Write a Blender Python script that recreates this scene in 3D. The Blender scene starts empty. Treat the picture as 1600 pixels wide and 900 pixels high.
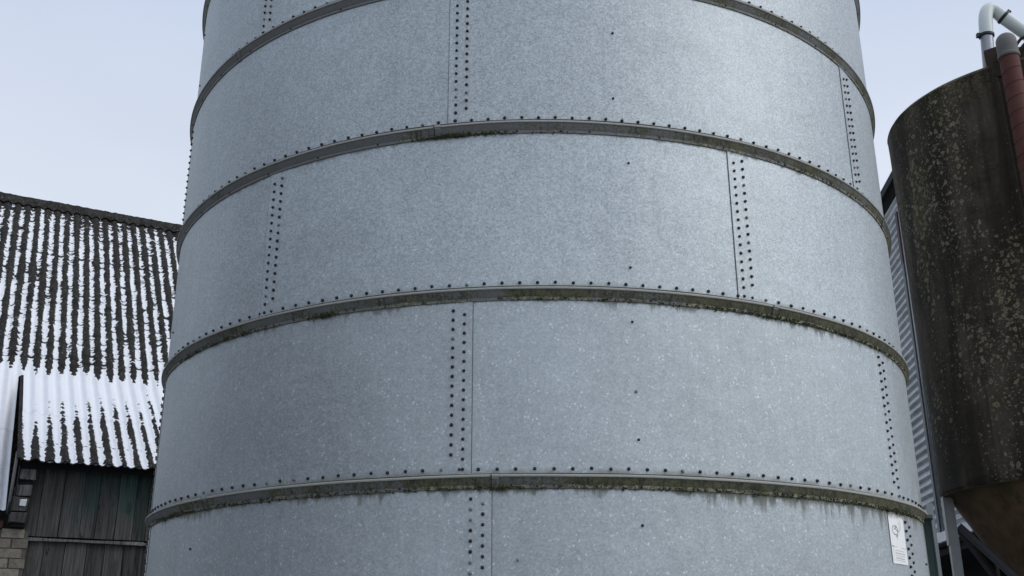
import bpy, bmesh, math, random
from mathutils import Vector, Matrix, noise
random.seed(7)
S = bpy.context.scene
C = S.collection
R_ = math.radians
PI = math.pi

# ------------------------------------------------------------------ helpers
def tag(o, label=None, cat=None, group=None, kind=None):
    if label: o['label'] = label
    if cat: o['category'] = cat
    if group: o['group'] = group
    if kind: o['kind'] = kind
    return o

def empty(name, loc=(0, 0, 0), rz=0):
    o = bpy.data.objects.new(name, None)
    o.location = loc
    o.rotation_euler = (0, 0, rz)
    o.empty_display_size = .3
    C.objects.link(o)
    return o

def link(name, me, mat=None, parent=None, smooth=False):
    if mat: me.materials.append(mat)
    if smooth:
        for p in me.polygons: p.use_smooth = True
    o = bpy.data.objects.new(name, me)
    C.objects.link(o)
    if parent: o.parent = parent
    return o

class MB:
    """collects shapes and links them as ONE mesh object"""
    def __init__(s): s.v = []; s.f = []; s.c = []
    def quadgrid(s, pts, nu, nv, close_u=False, tint=.5):
        b = len(s.v); s.v += pts; s.c += [tint] * len(pts)
        for j in range(nv - 1):
            for i in range(nu - 1 if not close_u else nu):
                i2 = (i + 1) % nu
                s.f.append((b + j*nu + i, b + j*nu + i2, b + (j+1)*nu + i2, b + (j+1)*nu + i))
    def box(s, x0, x1, y0, y1, z0, z1, M=None, tint=.5, jit=0):
        b = len(s.v)
        for z in (z0, z1):
            for x, y in ((x0, y0), (x1, y0), (x1, y1), (x0, y1)):
                p = Vector((x + random.uniform(-jit, jit), y + random.uniform(-jit, jit), z + random.uniform(-jit, jit)))
                if M: p = M @ p
                s.v.append(tuple(p)); s.c.append(tint)
        for f in ((3,2,1,0), (4,5,6,7), (0,1,5,4), (1,2,6,5), (2,3,7,6), (3,0,4,7)):
            s.f.append(tuple(b + i for i in f))
    def tube(s, path, r, n=16, caps=True, tint=.5):
        """round tube along a path; r is a number or a list"""
        path = [Vector(p) for p in path]; m = len(path)
        rs = r if isinstance(r, (list, tuple)) else [r] * m
        t = (path[1] - path[0]).normalized()
        a = t.orthogonal().normalized()
        b = len(s.v)
        for i, p in enumerate(path):
            t2 = (path[min(i+1, m-1)] - path[max(i-1, 0)]).normalized()
            a = (a - t2 * a.dot(t2)).normalized()
            c = t2.cross(a)
            for k in range(n):
                w = 2*PI*k/n
                q = p + (a*math.cos(w) + c*math.sin(w)) * rs[i]
                s.v.append(tuple(q)); s.c.append(tint)
        for j in range(m - 1):
            for k in range(n):
                k2 = (k+1) % n
                s.f.append((b+j*n+k, b+j*n+k2, b+(j+1)*n+k2, b+(j+1)*n+k))
        if caps:
            s.f.append(tuple(b+k for k in reversed(range(n))))
            s.f.append(tuple(b+(m-1)*n+k for k in range(n)))
    def bar(s, p0, p1, w, h, up=(0, 0, 1), tint=.5):
        p0 = Vector(p0); p1 = Vector(p1); t = (p1-p0); L = t.length; t.normalize()
        x = t.cross(Vector(up)).normalized(); y = x.cross(t)
        M = Matrix.Translation(p0) @ Matrix((x, t, y)).transposed().to_4x4()
        s.box(-w/2, w/2, 0, L, -h/2, h/2, M, tint)
    def lathe(s, prof, cx, cy, n=96, a0=0, a1=2*PI, tint=.5):
        full = abs((a1 - a0) - 2*PI) < 1e-6
        cnt = n if full else n + 1
        pts = []
        for r, z in prof:
            for k in range(cnt):
                a = a0 + (a1-a0)*k/n
                pts.append((cx + r*math.cos(a), cy + r*math.sin(a), z))
        s.quadgrid(pts, cnt, len(prof), full, tint)
    def build(s, name, mat, parent=None, smooth=False, sharp=None):
        me = bpy.data.meshes.new(name)
        me.from_pydata(s.v, [], s.f)
        at = me.attributes.new('tint', 'FLOAT', 'POINT')
        at.data.foreach_set('value', s.c)
        me.update()
        o = link(name, me, mat, parent, smooth)
        if smooth and sharp: me.set_sharp_from_angle(angle=R_(sharp))
        return o

# ------------------------------------------------------------------ material kit
class NT:
    def __init__(s, name):
        s.m = bpy.data.materials.new(name); s.m.use_nodes = True
        s.t = s.m.node_tree; s.n = s.t.nodes; s.n.clear()
        s.out = s.n.new('ShaderNodeOutputMaterial')
        s.b = s.n.new('ShaderNodeBsdfPrincipled')
        s.t.links.new(s.b.outputs[0], s.out.inputs[0])
    def L(s, a, b): s.t.links.new(a, b)
    def set(s, inp, v):
        if hasattr(v, 'links') or hasattr(v, 'is_output'): s.L(v, inp)
        else: inp.default_value = v
    def node(s, typ, ins=None, **kw):
        n = s.n.new(typ)
        for k, v in kw.items(): setattr(n, k, v)
        for k, v in (ins or {}).items(): s.set(n.inputs[k], v)
        return n
    def math(s, op, a, b=0, c=0, clamp=False):
        n = s.node('ShaderNodeMath', {0: a, 1: b, 2: c}, operation=op, use_clamp=clamp); return n.outputs[0]
    def ramp(s, f, lo, hi, a=0, b=1):
        n = s.node('ShaderNodeMapRange', {0: f, 1: lo, 2: hi, 3: a, 4: b}, interpolation_type='SMOOTHSTEP'); return n.outputs[0]
    def mix(s, f, a, b, mode='MIX'):
        n = s.node('ShaderNodeMix', data_type='RGBA', blend_type=mode)
        s.set(n.inputs[0], f)
        for k, v in ((6, a), (7, b)):
            if isinstance(v, tuple) and len(v) == 3: v = (*v, 1)
            s.set(n.inputs[k], v)
        return n.outputs[2]
    def pos(s): return s.node('ShaderNodeNewGeometry').outputs['Position']
    def vec(s, v, sc=(1, 1, 1), loc=(0, 0, 0), rot=(0, 0, 0)):
        n = s.node('ShaderNodeMapping', {'Vector': v, 'Location': loc, 'Rotation': rot, 'Scale': sc}); return n.outputs[0]
    def noise(s, v, scale, detail=4, rough=.6, dist=0, col=False):
        n = s.node('ShaderNodeTexNoise', {'Vector': v, 'Scale': scale, 'Detail': detail, 'Roughness': rough, 'Distortion': dist})
        return n.outputs[1 if col else 0]
    def voro(s, v, scale, out='Distance', feature='F1', rnd=1):
        n = s.node('ShaderNodeTexVoronoi', {'Vector': v, 'Scale': scale, 'Randomness': rnd}, feature=feature); return n.outputs[out]
    def fin(s, color, rough=.8, metal=0, bump=None, bs=.3, bd=.01, spec=None):
        if isinstance(color, tuple): color = (*color, 1) if len(color) == 3 else color
        s.set(s.b.inputs['Base Color'], color)
        s.set(s.b.inputs['Roughness'], rough); s.set(s.b.inputs['Metallic'], metal)
        if spec is not None: s.set(s.b.inputs['Specular IOR Level'], spec)
        if bump is not None:
            bn = s.node('ShaderNodeBump', {'Strength': bs, 'Distance': bd, 'Height': bump}); s.L(bn.outputs[0], s.b.inputs['Normal'])
        return s.m

# ------------------------------------------------------------------ camera (solved from the ring curves of the silo)
EYE = 1.6
F_PX, PITCH, ROLL, YAW = 1613.4, .33934, -.0027166, -.020399
def cam_dir(x, y, w=1.0):
    c, s = math.cos(ROLL), math.sin(ROLL); x, y = c*x - s*y, s*x + c*y
    v = (x, w*math.cos(PITCH) - y*math.sin(PITCH), w*math.sin(PITCH) + y*math.cos(PITCH))
    c, s = math.cos(YAW), math.sin(YAW)
    return Vector((c*v[0] + s*v[1], -s*v[0] + c*v[1], v[2]))
cd = bpy.data.cameras.new('camera'); cam = bpy.data.objects.new('camera', cd); C.objects.link(cam)
rt, up, fw = cam_dir(1, 0, 0), cam_dir(0, 1, 0), cam_dir(0, 0, 1)
M = Matrix((rt, up, -fw)).transposed().to_4x4(); M.translation = (0, 0, EYE)
cam.matrix_world = M
cd.sensor_width = 36; cd.lens = F_PX/1600*36; cd.clip_end = 2000; cd.clip_start = .05
S.camera = cam

# ------------------------------------------------------------------ silo constants
SX, SY, SR = 0.0, 7.963, 2.75
H = .998                                   # height of one course
ZR = [2.441 + H*k for k in range(-2, 7)]    # lip heights of the stiffening rings
ZR[2], ZR[3], ZR[4], ZR[5] = 2.441, 3.437, 4.433, 5.437
W_LIP, H_BAND = .031, .066
def silo_pt(deg, r, z):                    # 0 deg faces the camera, positive to the right
    a = R_(deg); return (SX + r*math.sin(a), SY - r*math.cos(a), z)

# ------------------------------------------------------------------ materials
def silo_uv(t):
    """vector (arc length, height, 0) round the silo from world position"""
    p = t.node('ShaderNodeSeparateXYZ', {0: t.pos()})
    ang = t.math('ARCTAN2', t.math('SUBTRACT', p.outputs[0], SX), t.math('SUBTRACT', SY, p.outputs[1]))
    arc = t.math('MULTIPLY', ang, SR)
    return t.node('ShaderNodeCombineXYZ', {0: arc, 1: p.outputs[2], 2: 0}).outputs[0], arc, p.outputs[2]

def mat_galv():
    t = NT('galvanised_sheet')
    uv, arc, z = silo_uv(t)
    rnd = t.node('ShaderNodeObjectInfo').outputs['Random']
    # crystal spangle: two sizes of cells plus soft cloudiness
    wv = t.node('ShaderNodeVectorMath', {0: uv, 1: t.noise(uv, 45, 2, .6, 0, True)}, operation='MULTIPLY_ADD')
    dn = t.noise(uv, 30, 2, .6, 0, True)
    wrp = t.node('ShaderNodeVectorMath', {0: dn, 1: (.02, .02, .02)}, operation='MULTIPLY').outputs[0]
    uvw = t.node('ShaderNodeVectorMath', {0: uv, 1: wrp}, operation='ADD').outputs[0]
    c1 = t.node('ShaderNodeSeparateColor', {0: t.voro(uvw, 100, 'Color')}).outputs[0]
    c2 = t.node('ShaderNodeSeparateColor', {0: t.voro(uvw, 190, 'Color')}).outputs[1]
    n1 = t.noise(uv, 120, 3, .7)
    big = t.noise(t.vec(uv, (.7, .35, 1)), 1.4, 4, .6)
    mid = t.noise(uv, 9, 4, .7)
    # per sheet: how strong the spangle is
    amp = t.ramp(z, 3.2, 3.8, .62, 1.0)
    sp = t.math('ADD', t.math('MULTIPLY', t.math('SUBTRACT', c1, .5), .40), t.math('MULTIPLY', t.math('SUBTRACT', c2, .5), .24))
    sp = t.math('ADD', sp, t.math('MULTIPLY', t.math('SUBTRACT', n1, .5), .8))
    sp = t.math('MULTIPLY', sp, amp)
    val = t.math('ADD', .475, t.math('MULTIPLY', sp, .47))
    # pale zinc flecks
    fl = t.math('MULTIPLY', t.ramp(t.voro(uvw, 48), .34, .20), t.ramp(t.noise(uv, 17, 4, .7), .46, .62))
    fl = t.math('MULTIPLY', fl, t.ramp(z, 3.9, 3.3, .35, 1))
    val = t.math('ADD', val, t.math('MULTIPLY', fl, .23))
    val = t.math('ADD', val, t.math('MULTIPLY', t.math('SUBTRACT', big, .5), .20))
    val = t.math('ADD', val, t.math('MULTIPLY', t.math('SUBTRACT', mid, .5), .08))
    val = t.math('ADD', val, t.math('MULTIPLY', t.math('SUBTRACT', rnd, .5), .06))
    # vertical rain streaks and a few dark scratches
    st = t.noise(t.vec(uv, (22, .7, 1)), 1, 4, .65)
    val = t.math('MULTIPLY', val, t.ramp(st, .25, .75, .965, 1.03))
    sc = t.noise(t.vec(uv, (9, 1.3, 1), (3.3, 0, 0), (0, 0, .06)), 1.7, 6, .75, .5)
    val = t.math('MULTIPLY', val, t.ramp(sc, .70, .78, 1, .86))
    col = t.node('ShaderNodeCombineColor', {0: t.math('MULTIPLY', val, .90), 1: t.math('MULTIPLY', val, 1.0), 2: t.math('MULTIPLY', val, 1.06)}).outputs[0]
    # dirt and algae that hang below each ring, and a dusty line above it
    runs = t.noise(t.vec(uv, (16, .8, 1)), 1, 5, .7)
    blot = t.math('ADD', t.noise(uv, 2.6, 4, .65), t.ramp(arc, .3, 2.2, 0, .16))
    tot = 0; dust = 0
    for zk, strength in ((ZR[1], 1), (ZR[2], 1.0), (ZR[3], .62), (ZR[4], .28), (ZR[5], .1)):
        d = t.math('SUBTRACT', zk - H_BAND + .004, z)                  # metres below the band
        reach = t.math('MULTIPLY', t.math('MULTIPLY', t.ramp(runs, .38, .72, .12, 1), t.ramp(blot, .42, .68, .12, 1)), .20*strength)
        m = t.math('MULTIPLY', t.ramp(t.math('DIVIDE', d, t.math('ADD', reach, .004)), 1, .05), t.math('GREATER_THAN', d, -.01))
        tot = t.math('MAXIMUM', tot, t.math('MULTIPLY', m, min(1, .55 + .4*strength)))
        d2 = t.math('SUBTRACT', z, zk)
        m2 = t.math('MULTIPLY', t.ramp(d2, .045, .004), t.math('GREATER_THAN', d2, -.006))
        dust = t.math('MAXIMUM', dust, t.math('MULTIPLY', m2, strength*.75))
    dust = t.math('MULTIPLY', dust, t.ramp(t.noise(uv, 6, 4, .7), .38, .62, .25, 1))
    dcol = t.mix(t.noise(uv, 25, 3, .7), (.05, .052, .028), (.13, .13, .085))
    col = t.mix(dust, col, (.19, .195, .15))
    col = t.mix(t.math('MULTIPLY', tot, .85), col, dcol)
    # greenish edge patch low on the right
    gp = t.math('MULTIPLY', t.math('MULTIPLY', t.ramp(arc, 3.02, 3.2), t.ramp(z, 2.72, 2.46)), t.ramp(t.noise(uv, 7, 3, .6), .3, .6))
    col = t.mix(t.math('MULTIPLY', gp, .6), col, (.11, .125, .045))
    dirt = t.math('MAXIMUM', tot, dust)
    met = t.math('MULTIPLY', t.math('SUBTRACT', 1, dirt), .52)
    rough = t.math('ADD', t.math('MULTIPLY', c1, .10), t.math('ADD', .50, t.math('MULTIPLY', dirt, .3)))
    bump = t.math('ADD', t.math('MULTIPLY', t.noise(t.vec(uv, (.9, 1, 1)), 2.2, 3, .5), 1), t.math('MULTIPLY', n1, .012))
    return t.fin(col, rough, met, bump, .3, .05)

def mat_ring():
    t = NT('weathered_ring_steel')
    uv, arc, z = silo_uv(t)
    n = t.noise(t.vec(uv, (1, 3, 1)), 9, 6, .72); fine = t.noise(uv, 60, 4, .75); st = t.noise(t.vec(uv, (60, 3, 1)), 1, 3, .6)
    base = t.mix(n, (.13, .14, .145), (.26, .28, .29))
    base = t.mix(t.ramp(fine, .35, .7), base, (.18, .18, .165))
    # green and brown growth: heavy on the lower rings and towards the right
    p3 = t.node('ShaderNodeSeparateXYZ', {0: t.pos()})
    rad = t.math('SQRT', t.math('ADD', t.math('POWER', t.math('SUBTRACT', p3.outputs[0], SX), 2), t.math('POWER', t.math('SUBTRACT', p3.outputs[1], SY), 2)))
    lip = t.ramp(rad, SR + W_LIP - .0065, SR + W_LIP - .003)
    foot = t.ramp(rad, SR + .0105, SR + .0085)
    side = t.ramp(arc, -1.8, 2.4, -.10, .13)
    low = t.ramp(z, 5.6, 2.6, -.16, .11)
    g = t.math('ADD', t.math('ADD', t.noise(uv, 2.3, 5, .62), side), low)
    g = t.math('ADD', g, t.math('MULTIPLY', t.math('SUBTRACT', fine, .5), .5))
    g = t.math('ADD', g, t.math('MULTIPLY', t.math('SUBTRACT', st, .5), .35))
    m = t.math('MULTIPLY', t.ramp(g, .42, .60), t.math('SUBTRACT', 1, t.math('MULTIPLY', lip, .55)))
    gc = t.mix(t.ramp(t.math('ADD', t.math('MULTIPLY', t.noise(t.vec(uv, (1.6, .6, 1)), 40, 5, .85), .6), t.math('MULTIPLY', t.noise(uv, 14, 4, .7), .4)), .40, .60), (.016, .022, .007), (.14, .14, .07))
    gc = t.mix(t.math('MULTIPLY', foot, t.ramp(t.noise(uv, 34, 4, .7), .45, .6)), gc, (.27, .265, .21))
    col = t.mix(t.math('MULTIPLY', m, .9), base, gc)
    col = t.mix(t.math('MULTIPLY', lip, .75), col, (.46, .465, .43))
    return t.fin(col, .75, t.math('MULTIPLY', t.math('SUBTRACT', 1, m), .35), t.math('ADD', fine, m), .5, .006)

def mat_simple(name, c, rough=.7, metal=0, var=.25, scale=12, bump=.2):
    t = NT(name); p = t.pos()
    n = t.noise(p, scale, 5, .65)
    lo = tuple(x*(1-var) for x in c); hi = tuple(min(1, x*(1+var)) for x in c)
    return t.fin(t.mix(n, lo, hi), rough, metal, n, bump, .01)

def mat_tank():
    t = NT('lichened_brown_tank'); p = t.pos()
    v = t.vec(p, (1, 1, .6))
    n = t.noise(v, 3.2, 7, .72); f = t.noise(p, 38, 5, .75)
    hatch = t.noise(t.vec(p, (2, 2, 26), (0, 0, 0), (.25, .12, 0)), 1.6, 4, .7)
    col = t.mix(t.ramp(n, .3, .72), (.030, .0245, .019), (.115, .094, .074))
    col = t.mix(t.ramp(hatch, .45, .75, 0, .5), col, (.115, .098, .076))
    col = t.mix(t.ramp(f, .47, .72, 0, .75), col, (.115, .104, .085))
    olive = t.ramp(t.noise(p, 2.0, 5, .65, .4), .52, .72)
    col = t.mix(t.math('MULTIPLY', olive, .5), col, (.085, .072, .027))
    z_ = t.node('ShaderNodeSeparateXYZ', {0: p}).outputs[2]
    rimm = t.math('MULTIPLY', t.ramp(z_, 6.25, 6.55), t.ramp(f, .42, .62))
    col = t.mix(t.math('MULTIPLY', rimm, .8), col, (.15, .135, .085))
    dk = t.noise(t.vec(p, (2.2, 2.2, .30), (.6, 0, 0)), 1.5, 5, .62)
    col = t.mix(t.ramp(dk, .44, .60, 0, .72), col, (.018, .015, .012))
    # round lichen rosettes in patches
    den = t.math('ADD', t.math('MULTIPLY', t.noise(t.vec(p, (1, 1, .42), (.35, 0, 0)), 1.5, 4, .6), 1.35), -.17)
    tot = None
    pw = t.node('ShaderNodeVectorMath', {0: p, 1: t.node('ShaderNodeVectorMath', {0: t.noise(p, 22, 3, .6, 0, True), 1: (.05, .05, .05)}, operation='MULTIPLY').outputs[0]}, operation='ADD').outputs[0]
    for sc, thr, dlo, k in ((15, .37, .65, 1), (25, .36, .61, .95), (42, .33, .57, .8)):
        d = t.voro(pw, sc)
        cr = t.node('ShaderNodeSeparateColor', {0: t.voro(pw, sc, 'Color')}).outputs[0]
        m = t.math('MULTIPLY', t.ramp(d, t.math('MULTIPLY', thr, 1.0), thr*.72), t.math('GREATER_THAN', t.math('ADD', t.math('MULTIPLY', cr, .35), den), dlo + .215))
        ringy = t.math('MULTIPLY', t.ramp(d, thr*.2, thr*.75, .25, 1), t.ramp(t.noise(p, 70, 3, .7), .35, .6, .45, 1))
        m = t.math('MULTIPLY', t.math('MULTIPLY', m, k), ringy)
        tot = m if tot is None else t.math('MAXIMUM', tot, m)
    lc = t.mix(t.noise(p, 6, 2, .5), (.34, .30, .13), (.38, .36, .29))
    col = t.mix(t.math('MULTIPLY', tot, .85), col, lc)
    return t.fin(col, .92, 0, t.math('ADD', t.math('ADD', f, tot), hatch), .45, .012, .25)

def mat_cone():
    t = NT('bare_brown_fibreglass'); p = t.pos()
    n = t.noise(t.vec(p, (1, 1, .8)), 3.4, 7, .7, .3); f = t.noise(p, 60, 4, .7)
    wv = t.voro(p, 70)
    col = t.mix(t.ramp(n, .3, .7), (.060, .038, .021), (.19, .122, .070))
    col = t.mix(t.ramp(f, .4, .8, 0, .35), col, (.12, .08, .045))
    col = t.mix(t.ramp(t.noise(p, 4.5, 4, .6), .62, .7, 0, .6), col, (.035, .02, .012))
    # algae just below the shoulder
    z = t.node('ShaderNodeSeparateXYZ', {0: p}).outputs[2]
    a = t.math('ADD', z, t.math('MULTIPLY', t.noise(p, 5, 5, .7), .35))
    col = t.mix(t.ramp(a, 2.85, 3.2, 0, .75), col, (.045, .042, .018))
    return t.fin(col, .75, 0, t.math('ADD', f, wv), .25, .006, .3)

def mat_roof():
    t = NT('mossy_fibre_cement'); p = t.pos()
    n = t.noise(p, 7, 6, .72); f = t.noise(p, 55, 5, .75)
    col = t.mix(t.ramp(n, .3, .7), (.012, .0115, .0115), (.040, .038, .036))
    col = t.mix(t.ramp(f, .52, .75, 0, .6), col, (.085, .083, .078))
    col = t.mix(t.ramp(t.noise(p, 14, 4, .7), .56, .72, 0, .7), col, (.035, .037, .016))
    wsp = t.math('MULTIPLY', t.ramp(t.noise(p, 26, 3, .7), .62, .68), 1)
    col = t.mix(t.math('MULTIPLY', wsp, .55), col, (.36, .36, .35))
    return t.fin(col, .95, 0, t.math('ADD', n, f), .8, .02, .2)

def mat_snow():
    t = NT('thin_snow'); p = t.pos()
    n = t.noise(p, 30, 5, .7)
    t.b.inputs['Subsurface Weight'].default_value = .0
    return t.fin(t.mix(n, (.66, .69, .75), (.86, .88, .92)), .7, 0, n, .25, .01)

def mat_wood(name='grey_weathered_boards', green=.5, k=1.0):
    t = NT(name)
    tc = t.node('ShaderNodeTexCoord').outputs['Object']
    tint = t.node('ShaderNodeAttribute', attribute_name='tint').outputs['Fac']
    off = t.node('ShaderNodeVectorMath', {0: tc, 1: t.node('ShaderNodeCombineXYZ', {0: t.math('MULTIPLY', tint, 7), 1: 0, 2: t.math('MULTIPLY', tint, 13)}).outputs[0]}, operation='ADD').outputs[0]
    g = t.noise(t.vec(off, (26, 26, 1.3)), 1, 6, .72, .6)
    b = t.noise(t.vec(off, (4, 4, 1.6)), 1, 4, .65)
    col = t.mix(t.ramp(g, .3, .72), (.018*k, .018*k, .0175*k), (.105*k, .108*k, .105*k))
    col = t.mix(t.ramp(b, .4, .72, 0, .75), col, (.062*k, .056*k, .05*k))
    col = t.mix(t.ramp(t.noise(t.vec(off, (9, 9, 3)), 1.0, 5, .7), .60, .70, 0, .85), col, (.022*k, .014*k, .012*k))
    z = t.node('ShaderNodeSeparateXYZ', {0: tc})
    gm = t.math('MULTIPLY', t.ramp(z.outputs[2], 2.95, 3.5), t.ramp(t.noise(off, 1.7, 3, .6), .35, .6))
    gm = t.math('MULTIPLY', gm, t.ramp(z.outputs[0], -.4, .35))
    col = t.mix(t.math('MULTIPLY', gm, green), col, (.018*k, .06*k, .05*k))
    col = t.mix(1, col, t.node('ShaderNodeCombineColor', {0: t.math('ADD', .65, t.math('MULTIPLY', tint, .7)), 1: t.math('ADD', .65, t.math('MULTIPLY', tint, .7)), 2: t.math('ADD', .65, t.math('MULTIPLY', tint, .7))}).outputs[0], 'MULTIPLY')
    return t.fin(col, .9, 0, g, .6, .01, .2)

def mat_brick():
    t = NT('pale_worn_brick'); p = t.pos()
    tint = t.node('ShaderNodeAttribute', attribute_name='tint').outputs['Fac']
    n = t.noise(p, 16, 6, .7)
    col = t.mix(tint, (.17, .15, .12), (.46, .42, .34))
    col = t.mix(t.ramp(n, .4, .7, 0, .6), col, (.12, .105, .09))
    col = t.mix(t.ramp(t.noise(p, 50, 3, .7), .58, .7, 0, .6), col, (.42, .40, .36))
    return t.fin(col, .95, 0, n, .6, .01, .2)

def mat_corr(name, c, k=.3):
    t = NT(name); p = t.pos()
    n = t.noise(t.vec(p, (1, 1, 2.5)), 2.2, 6, .7); f = t.noise(p, 40, 4, .7)
    col = t.mix(t.ramp(n, .3, .7), tuple(x*(1-k) for x in c), tuple(x*(1+k) for x in c))
    col = t.mix(t.ramp(f, .55, .75, 0, .35), col, tuple(x*.55 for x in c))
    return t.fin(col, .5, .35, f, .15, .004)

G = {
 'galv': mat_galv(), 'ring': mat_ring(), 'tank': mat_tank(), 'cone': mat_cone(), 'roof': mat_roof(), 'snow': mat_snow(),
 'wood': mat_wood(green=.5, k=1.4), 'brick': mat_brick(), 'rail': mat_wood('pale_weathered_rail', 0, 2.6), 'block': mat_wood('old_timber_blocks', 0, 1.7),
 'corr': mat_corr('grey_corrugated_steel', (.40, .43, .46)),
 'bolt': mat_simple('dark_bolt_cap', (.016, .012, .014), .6, 0, .4, 200, 0),
 'zinc': mat_simple('pale_zinc_bolt', (.20, .21, .21), .55, .3, .3, 200, 0),
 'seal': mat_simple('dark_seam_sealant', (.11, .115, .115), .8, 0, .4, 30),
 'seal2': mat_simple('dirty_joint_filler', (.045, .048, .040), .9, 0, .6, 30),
 'mortar': mat_simple('dirty_mortar', (.12, .11, .10), .95),
 'dark': mat_simple('dark_tarred_timber', (.012, .012, .013), .9),
 'soot': mat_simple('black_interior_boards', (.006, .006, .006), .95),  # near-black colour stands for the darkness of unlit interiors
 'steel': mat_simple('grey_painted_steel', (.25, .265, .28), .55, .35, .25, 9),
 'steel_d': mat_simple('dark_grey_steel', (.10, .108, .12), .55, .35, .3, 9),
 'flash': mat_simple('light_galvanised_flashing', (.30, .32, .335), .45, .5, .2, 9),
 'pipe': mat_simple('white_plastic_pipe', (.62, .68, .68), .35, 0, .08, 5, .05),
 'gpipe': mat_simple('galvanised_pipe', (.30, .31, .34), .38, .7, .25, 14, .1),
 'clamp': mat_simple('dark_pipe_clamp', (.03, .03, .032), .5, .5, .3),
 'red': None, 'cap': mat_simple('dusty_grey_rubber', (.12, .118, .115), .7, 0, .25, 20),
 'green': mat_simple('dull_green_paint', (.022, .048, .044), .5, .1, .5, 5),
 'moss': mat_simple('mossy_wood', (.035, .032, .018), .95, 0, .6, 25, .8),
 'rust': mat_simple('rusty_bracket', (.05, .028, .022), .85, .2, .5, 30, .5),
 'redtrim': mat_simple('faded_red_trim', (.075, .045, .05), .7, .1, .4, 9),
 'print': mat_simple('faded_black_print', (.16, .17, .18), .8, 0, .2, 40, 0),
 'printl': mat_simple('faded_grey_print', (.45, .48, .47), .8, 0, .1, 40, 0),
 'conc': mat_simple('grey_concrete', (.28, .275, .26), .9, 0, .2, 3),
 'cream': mat_simple('off_white_render', (.45, .44, .41), .9, 0, .2, 3),
}
def mat_red():
    t = NT('rust_red_ribbed_hose'); p = t.pos()
    n = t.noise(p, 12, 5, .7)
    col = t.mix(n, (.055, .013, .009), (.12, .032, .022))
    col = t.mix(t.ramp(t.noise(p, 4, 4, .6), .5, .75, 0, .5), col, (.08, .04, .03))
    return t.fin(col, .75, 0, n, .2, .01)
G['red'] = mat_red()
def mat_sticker():
    t = NT('white_sticker'); uv, arc, z = silo_uv(t)
    n = t.noise(uv, 40, 4, .7)
    col = t.mix(n, (.86, .88, .88), (.95, .96, .96))
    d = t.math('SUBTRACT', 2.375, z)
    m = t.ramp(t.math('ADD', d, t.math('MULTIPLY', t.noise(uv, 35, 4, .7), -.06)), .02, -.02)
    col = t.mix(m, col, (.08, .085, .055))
    return t.fin(col, .5)
G['stick'] = mat_sticker()
def mat_ground():
    t = NT('slushy_yard'); p = t.pos()
    n = t.noise(p, .6, 6, .65); f = t.noise(p, 18, 5, .7)
    col = t.mix(f, (.055, .052, .05), (.13, .125, .12))
    col = t.mix(t.ramp(n, .52, .62, 0, .8), col, (.62, .65, .70))
    return t.fin(col, .85, 0, f, .5, .02)

# ------------------------------------------------------------------ ground
mb = MB(); mb.quadgrid([(-400 + 800*i/40, -400 + 800*j/40, 0) for j in range(41) for i in range(41)], 41, 41)
tag(mb.build('ground', mat_ground()), kind='structure')

# ------------------------------------------------------------------ grain silo
silo = tag(empty('grain_silo', (SX, SY, 0)), 'huge round galvanised steel silo of bolted sheets with mossy ring bands, filling the middle', 'grain silo')
def to_silo(o):
    o.parent = silo; o.matrix_parent_inverse = Matrix.Translation((-SX, -SY, 0)); return o

# foundation
mb = MB(); mb.lathe([(SR+.12, 0), (SR+.12, .18), (SR+.09, .2), (SR-.2, .2)], SX, SY, 96); to_silo(mb.build('foundation', G['conc'], None, True, 30))

bounds = [.19] + ZR[:]                         # course k lies between bounds[k] and bounds[k+1]
# seam angle (deg) of every course and the side its bolts stand on
SEAM = {0: (-5, -1), 1: (-8, -1), 2: (-4.4, -1), 3: (-6.6, -1), 4: (24.7, 1), 5: (-9.85, 1), 6: (19.3, 1), 7: (-12, 1), 8: (20, 1)}
# a lift of the lower/upper end a few millimetres keeps the sheets from meeting in one plane
bolt_list = []                                # (deg, z, radius offset, size, pale)
def sheet(k, a_edge, side, z0, z1, j):
    """one curved sheet: 60 degrees plus the overlap; the outer end rides over its neighbour"""
    n = 44; span = 60 + 2.6
    mb = MB()
    pts_o, rad = [], []
    nz = 3
    for q in range(nz):
        z = z0 + (z1-z0)*q/(nz-1)
        for i in range(n+1):
            f = i/n
            a = a_edge + side*(-0) + (f*span if side > 0 else -f*span)
            # f=0: visible outer edge; it lifts 4.5 mm over the neighbour's end
            lift = .0050*max(0, 1 - f*span/3.2) ** .6 if f*span < 3.2 else 0
            pts_o.append(silo_pt(a, SR + lift, z))
    b = len(mb.v)
    mb.quadgrid(pts_o, n+1, nz)
    # return of the visible edge (sheet thickness)
    e = []
    for q in range(nz):
        z = z0 + (z1-z0)*q/(nz-1)
        e += [silo_pt(a_edge, SR + .005, z), silo_pt(a_edge, SR - .002, z)]
    mb.quadgrid(e, 2, nz)
    o = mb.build('wall_sheet', G['galv'], None, True, 40)
    return to_silo(o)
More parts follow.
